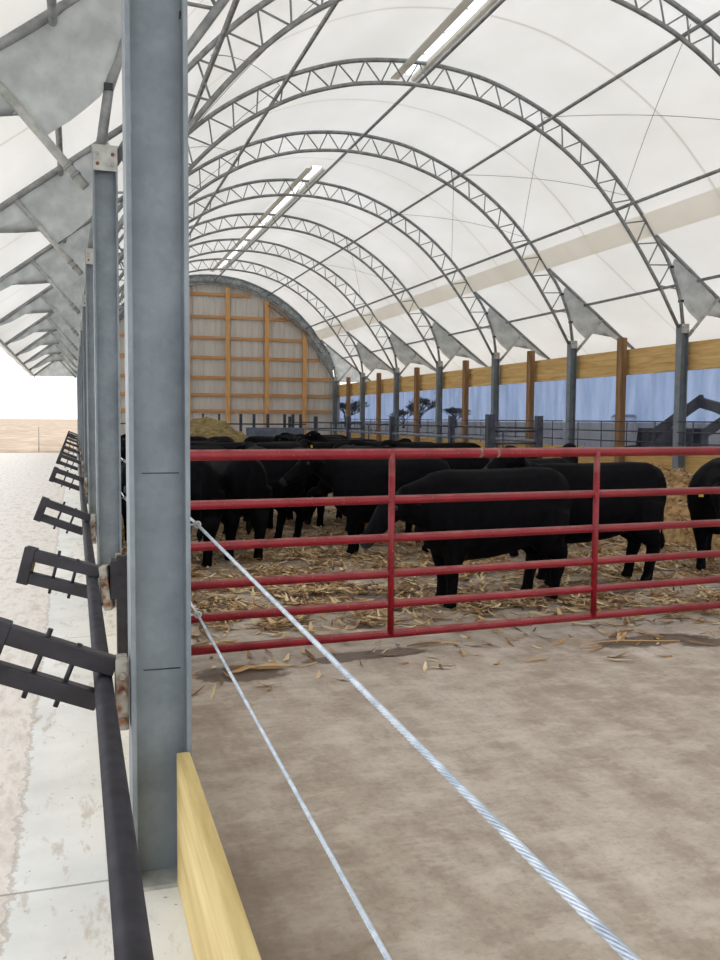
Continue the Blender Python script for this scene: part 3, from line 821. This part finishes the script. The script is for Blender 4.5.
    r=tmp.modifiers.new('r','REMESH'); r.mode='VOXEL'; r.voxel_size=.021; r.use_smooth_shade=True
    s_=tmp.modifiers.new('s','SMOOTH'); s_.iterations=7; s_.factor=.55
    dg=bpy.context.evaluated_depsgraph_get(); ev=tmp.evaluated_get(dg)
    out=bpy.data.meshes.new_from_object(ev,depsgraph=dg); out.name=name
    for p in out.polygons: p.use_smooth=True
    bpy.data.objects.remove(tmp,do_unlink=True); bpy.data.meshes.remove(me)
    if not out.materials: out.materials.append(M['cow'])
    return out,(hd,tw,dirh)
COWS={}
for k,(hd,tn,st) in dict(level=('level',.25,.3),down=('down',-.2,-.5),up=('up',.5,.2),turned=('level',-.8,.6),mid=('mid',.15,.3)).items():
    COWS[k]=cow_mesh('cow_'+k,hd,tn,st)
def sph(c,r,n=8):
    m=MB(); m.loft([((c[0],c[1],c[2]+r*math.cos(PI*i/n)),(max(1e-3,r*math.sin(PI*i/n)),0,0),(0,max(1e-3,r*math.sin(PI*i/n)),0)) for i in range(n+1)],10); return m
PARTS={}
for k,(me,(hd,tw,dirh)) in COWS.items():
    P=[]
    h1,h2,h3=hd[1],hd[2],hd[-1]
    for s in (-1,1):
        P.append(('eye',sph(tw(((h1[0]+h2[0])/2+.01,s*.103,(h1[1]+h2[1])/2+.03)),.022).mesh('eye',M['eye'])))
    c=tw((h3[0]-.012,0,h3[1]+.005)); P.append(('muzzle',sph(c,.062,8).mesh('muzzle',M['muzzle'])))
    m=MB(); q=tw((h1[0]-.10,-.20,h1[1]-.03)); m.bar(q+Vector((0,0,.035)),q-Vector((0,0,.04)),.05,.006,up=(1,0,0)); P.append(('ear_tag',m))
    PARTS[k]=P
def cow(kind,x,y,rz,label,group,tagc='tag_y',scale=1.0,parts=True):
    t=empty('cow',(x,y,0),rz); t.scale=(scale,)*3
    b=bpy.data.objects.new('body',COWS[kind][0]); C.objects.link(b); b.parent=t
    if parts:
        for nm,me in PARTS[kind]:
            if nm=='ear_tag': me=me.mesh('ear_tag',M[tagc])
            p=bpy.data.objects.new(nm,me); C.objects.link(p); p.parent=t
    tag(t,label,'cow',group); return t
D=math.radians
G='black cattle in the pen'
cow('mid',3.90,8.05,D(186),'large black cow side on behind the middle of the red gate, nearest of the herd',G,scale=1.03)
cow('up',5.45,8.75,D(174),'black cow side on behind the right gate upright, rump to the right',G,scale=1.04)
cow('mid',7.62,9.25,D(228),'black cow with bright yellow ear tag cut by the right edge of the photo',G,scale=1.04)
cow('down',1.95,11.9,D(98),'black cow seen from behind at left, next to the nearest column',G,scale=1.05)
cow('level',4.0,11.35,D(166),'black cow side on, just right of the cow seen from behind at left',G)
cow('up',6.0,11.0,D(20),'black cow behind the two front side on cows, facing right',G,scale=1.0)
cow('level',1.0,14.0,D(80),'black cow deeper in the shade at far left beside the column edge',G)
lb='black cow standing in the crowded shaded middle of the herd behind the front animals'
placed=[(3.90,8.05,186),(5.45,8.75,174),(7.62,9.25,228),(1.95,11.9,98),(4.0,11.35,166),(6.0,11.0,20),(1.0,14.0,80)]
def cent(x,y,a):
    c,s_=math.cos(D(a)),math.sin(D(a)); return [(x+c*k,y+s_*k) for k in (-.62,0,.62)]+[(x+c*1.1,y+s_*1.1)]
rc=random.Random(21); n=0; tries=0
while n<30 and tries<60000:
    tries+=1
    y=11.2+14.5*rc.random()**1.3; x=rc.uniform(.95,min(7.2,.62*y)); a=rc.choice([0,180,170,10,190,350,90,270,60,130,200,30,150])+rc.uniform(-10,10)
    cc=cent(x,y,a)
    if any(p_[0]<.75 or (p_[0]>7.6 and 13.5<y) or (6.6<p_[0]<8.5 and 13.9<p_[1]<15.5) for p_ in cc): continue
    if any((p_[0]-q_[0])**2+(p_[1]-q_[1])**2<.74**2 for P_ in placed for q_ in cent(*P_) for p_ in cc): continue
    placed.append((x,y,a)); n+=1
    cow(rc.choice(['level','level','up','down','turned']),x,y,D(a),lb,G,'tag_w' if n%3==0 else 'tag_y',scale=rc.uniform(.98,1.06))

# ------------------------------------------------------------------ litter
from mathutils import noise as mn
def flake(m,x,y,z,L,w,a,tilt,curl):
    d=Vector((math.cos(a)*math.cos(tilt),math.sin(a)*math.cos(tilt),math.sin(tilt))); s=Vector((-math.sin(a),math.cos(a),0))
    k=len(m.v); c=Vector((x,y,z))
    for t,ww in ((-.5,.4),(-.1,1),(.5,.25)):
        p=c+d*(L*t)+Vector((0,0,curl*(t*t)*4*L))
        m.v.append(tuple(p+s*(w*ww/2))); m.v.append(tuple(p-s*(w*ww/2)+Vector((0,0,w*.25*random.random()))))
    m.f += [(k,k+1,k+3,k+2),(k+2,k+3,k+5,k+4)]; m.sm += [False,False]
lit=MB(); cnt=0
def dens(x,y):
    if y<6.2: return .004 if y>5.6 else .0
    n=mn.noise((x*.8,y*.8,3.1))*.5+.5; n2=max(0,mn.noise((x*2.6,y*2.6,9.1))*1.6+.45)
    front=min(1,max(0,(y-(6.9-.10*(x-2)))/1.3))
    return max(.012, front*(.15+1.3*max(0,n-.3))*(.15+n2))
i=0
while cnt<24000 and i<400000:
    i+=1
    y=5.8+(17-5.8)*random.random()**1.6; x=random.uniform(.5,10.9)
    if x>.7*y+1.2: continue
    if random.random()<dens(x,y):
        L=random.uniform(.05,.27); flake(lit,x,y,.006+random.random()*.035*min(1,max(0,y-6.5)),L,random.uniform(.012,.045),random.uniform(0,2*PI),random.uniform(-.12,.25),random.uniform(0,.12)); cnt+=1
def straw_mat():
    m,nt,b=mat('loose_corn_husks'); v=coords(nt); n=noise(nt,v,11,3); g=nd(nt,'ShaderNodeNewGeometry'); n2=g.outputs['Random Per Island']
    c=ramp(nt,n2,[(0,S(92,66,44)),(.25,S(128,94,62)),(.5,S(176,140,94)),(.75,S(212,184,138)),(1,S(238,222,186))])
    c=mixc(nt,math_(nt,'MULTIPLY',n,.35),c,S(158,120,78))
    nt.links.new(c,b.inputs['Base Color']); b.inputs['Roughness'].default_value=.85; return m
M['husk']=straw_mat()
tag(lit.build('husk_litter',M['husk']),'loose corn husk and straw bedding scattered over the pen floor under the cattle','straw litter','', 'stuff')
hp=mound('h',8.45,10.85,9.6,18.0,.95,None,60,90,5,.7,.12)
base=hp.build('bedding_heap',M['litter_base']); tag(base,'heap of straw bedding piled against the right plank wall behind the cows','bedding heap','', 'stuff')
fl=MB()
me=base.data
for i in range(9000):
    v=me.vertices[random.randrange(len(me.vertices))].co
    if v.z<.05: continue
    flake(fl,v.x+random.uniform(-.06,.06),v.y+random.uniform(-.08,.08),v.z+.015,random.uniform(.05,.2),random.uniform(.01,.035),random.uniform(0,2*PI),random.uniform(-.5,.5),.05)
o=fl.build('loose_straw',M['husk'],base); o['kind']='stuff'
# countable husks on the bare concrete in front of the gate
def husk(x,y,L,w,a,label,n=3):
    m=MB()
    for q in range(n):
        aa=a+random.uniform(-.35,.35); ox=random.uniform(-L*.25,L*.25); 
        d=Vector((math.cos(aa),math.sin(aa),0)); 
        c=Vector((ox*math.cos(a),ox*math.sin(a)+random.uniform(-w,w)*.5,0))
        pts=[c+d*(L*(t-.5))+Vector((0,0,.012+.02*math.sin(PI*t)*random.random())) for t in (0,.25,.5,.75,1)]
        ww=[w*.15,w*.5,w*.5,w*.35,w*.08]; ww=[k_*random.uniform(.6,1) for k_ in ww]
        m.loft([(p,tuple(Vector((-d.y,d.x,.2))*r_),(0,0,.004)) for p,r_ in zip(pts,ww)],8)
    o=m.build('corn_husk',M['husk'],loc=(x,y,.002)); tag(o,label,'corn husk','larger husks on the bare floor'); return o
husk(1.24,6.33,.34,.06,.1,'pale corn husk bundle lying in the left dark wet patch before the gate',4)
husk(3.29,5.97,.24,.035,-.1,'single brown corn stalk piece lying alone on bare concrete right of the middle',1)
husk(4.10,6.28,1.0,.022,-.06,'long thin corn stalk lying along the front of the right wet patch',1)
husk(4.45,6.55,.4,.05,.8,'clump of pale husks fanned out on the right wet patch',6)
husk(2.75,6.65,.36,.04,.0,'flat dark leaf strip on the concrete beyond the middle wet patch',3)
husk(2.85,6.30,.18,.03,1.2,'small curled dark leaf in front of the gate right of the first upright',2)
husk(1.0,7.1,.4,.04,.3,'thin husks just beyond the lowest gate rail at left',4)

# ------------------------------------------------------------------ outside: tractor loader, trees, far sheds, field stake
t=empty('loader_tractor',(15.8,16.2,CURB)); tag(t,'dark tractor with front loader arm seen through the curtain at the right edge','tractor')
MB().prism_x([(-1.6,.6),(1.3,.6),(1.4,.8),(1.3,1.25),(-.2,1.35),(-1.6,1.3)],-.35,.35).build('hood',M['tractor'],t,bevel=.03)
cb=MB().box(-.6,.6,-1.9,-.5,1.3,2.25).build('cab',M['glass'],t,bevel=.03)
MB().box(-.68,.68,-2.0,-.4,2.25,2.35).build('cab_roof',M['tractor'],cb,bevel=.03)
for x in (-.8,.8):
    for y,r in ((-1.3,.75),(1.0,.45)):
        w=MB().tube([(x-.2,y,r),(x+.2,y,r)],r,28).build('wheel',M['tyre'],t,bevel=.04)
        MB().tube([(x-.215,y,r),(x+.215,y,r)],r*.5,20).build('wheel_rim',M['tractor'],w)
    MB().bar((x,-.3,1.0),(x,.1,1.5),.1,.14).bar((x,.1,1.25),(x,2.9,1.83),.12,.26).bar((x,2.75,1.9),(x,5.0,.85),.12,.26).build('loader_arm',M['tractor'],t,bevel=.02)
    MB().tube([(x,.5,1.0),(x,2.3,1.62)],.05,10).build('hydraulic_cylinder',M['pen_light'],t)
MB().prism_x([(4.85,.55),(5.6,.5),(5.9,.62),(5.1,.68),(5.0,1.15),(4.85,1.15)],-1.1,1.1).build('bucket',M['tractor'],t,bevel=.01)
def tree(x,y,h,label,sd):
    rnd=random.Random(sd); m=MB()
    def br(p,d,L,r,lv):
        q=p+d*L; r=max(r,.028); m.tube([p,p.lerp(q,.5)+Vector((rnd.uniform(-1,1),rnd.uniform(-1,1),0))*L*.05,q],[r,r*.85,r*.65],6 if lv<2 else 4)
        if lv>=6: return
        for k in range(3 if lv<4 else 3):
            nd_=(d+Vector((rnd.uniform(-1,1),rnd.uniform(-1,1),rnd.uniform(-.1,.9)))*.7).normalized()
            br(q if k else p.lerp(q,.75),nd_,L*rnd.uniform(.72,.92),r*.58,lv+1)
    br(Vector((0,0,0)),Vector((0,0,1)),h*.16,h*.03,0)
    o=m.build('bare_tree',M['bark'],loc=(x,y,CURB-.02)); o.scale=(1.5,1.5,.85); tag(o,label,'tree','bare trees on the horizon'); return o
tree(54,138,8.2,'tallest bare tree on the horizon, between the fourth and fifth right columns',3)
tree(60.5,138,6.0,'bare tree on the horizon farthest right, between the third and fourth right columns',5)
tree(47.5,128,5.0,'smaller bare tree on the horizon just left of the tallest one',9)
tree(45,150,8.0,'bare tree on the horizon farthest left, beside the end wall corner',12)
t=empty('farm_shed',(430,640,CURB-.01)); tag(t,'white farm shed on the horizon behind the curtain left of the tractor','shed')
MB().box(-9,9,-5,5,0,4.2).build('shed_wall',M['white_paint'],t); MB().prism_x([(-5.5,4.2),(5.5,4.2),(0,6.6)],-9.3,9.3).build('shed_roof',M['roof_far'],t)
t=empty('farm_shed',(-46,520,CURB-.01)); tag(t,'pale farm shed on the horizon over the field at left','shed')
MB().box(-7,7,-5,5,0,4).build('shed_wall',M['white_paint'],t); MB().prism_y([(-7.5,4),(7.5,4),(0,7)],-5.3,5.3).build('shed_roof',M['roof_far'],t)
tag(MB().tube([(-1.30,36.6,CURB-.01),(-1.30,36.6,CURB+.95)],.018,8).build('field_stake',M['galv_light']),'thin stake at the field edge left of the columns','stake')

# ------------------------------------------------------------------ world, camera
w=bpy.data.worlds.new('World'); bpy.context.scene.world=w; w.use_nodes=True; nt=w.node_tree
bg=nt.nodes['Background']; tc=nd(nt,'ShaderNodeTexCoord'); n=noise(nt,tc.outputs['Generated'],2.2,4)
nt.links.new(ramp(nt,n,[(.3,(.93,.955,1.0)),(.7,(1,1,1))]),bg.inputs['Color']); bg.inputs['Strength'].default_value=2.05

cam=bpy.data.cameras.new('camera'); co=bpy.data.objects.new('camera',cam); C.objects.link(co)
cam.sensor_fit='VERTICAL'; cam.sensor_height=24; cam.lens=24*900/960; cam.clip_start=.02; cam.clip_end=2000
p=D(3.8776); th=D(17.616); ro=D(.4)
fwd=Vector((math.sin(th)*math.cos(p),math.cos(th)*math.cos(p),-math.sin(p)))
right=Vector((math.cos(th),-math.sin(th),0)); up=right.cross(fwd)
r2=right*math.cos(ro)+up*math.sin(ro); u2=-right*math.sin(ro)+up*math.cos(ro)
co.matrix_world=Matrix(((r2.x,u2.x,-fwd.x,0),(r2.y,u2.y,-fwd.y,0),(r2.z,u2.z,-fwd.z,EYE),(0,0,0,1)))
sc=bpy.context.scene; sc.camera=co
vs=sc.view_settings; vs.view_transform='Standard'; vs.look='None'; vs.gamma=1; vs.use_curve_mapping=False; vs.exposure=0
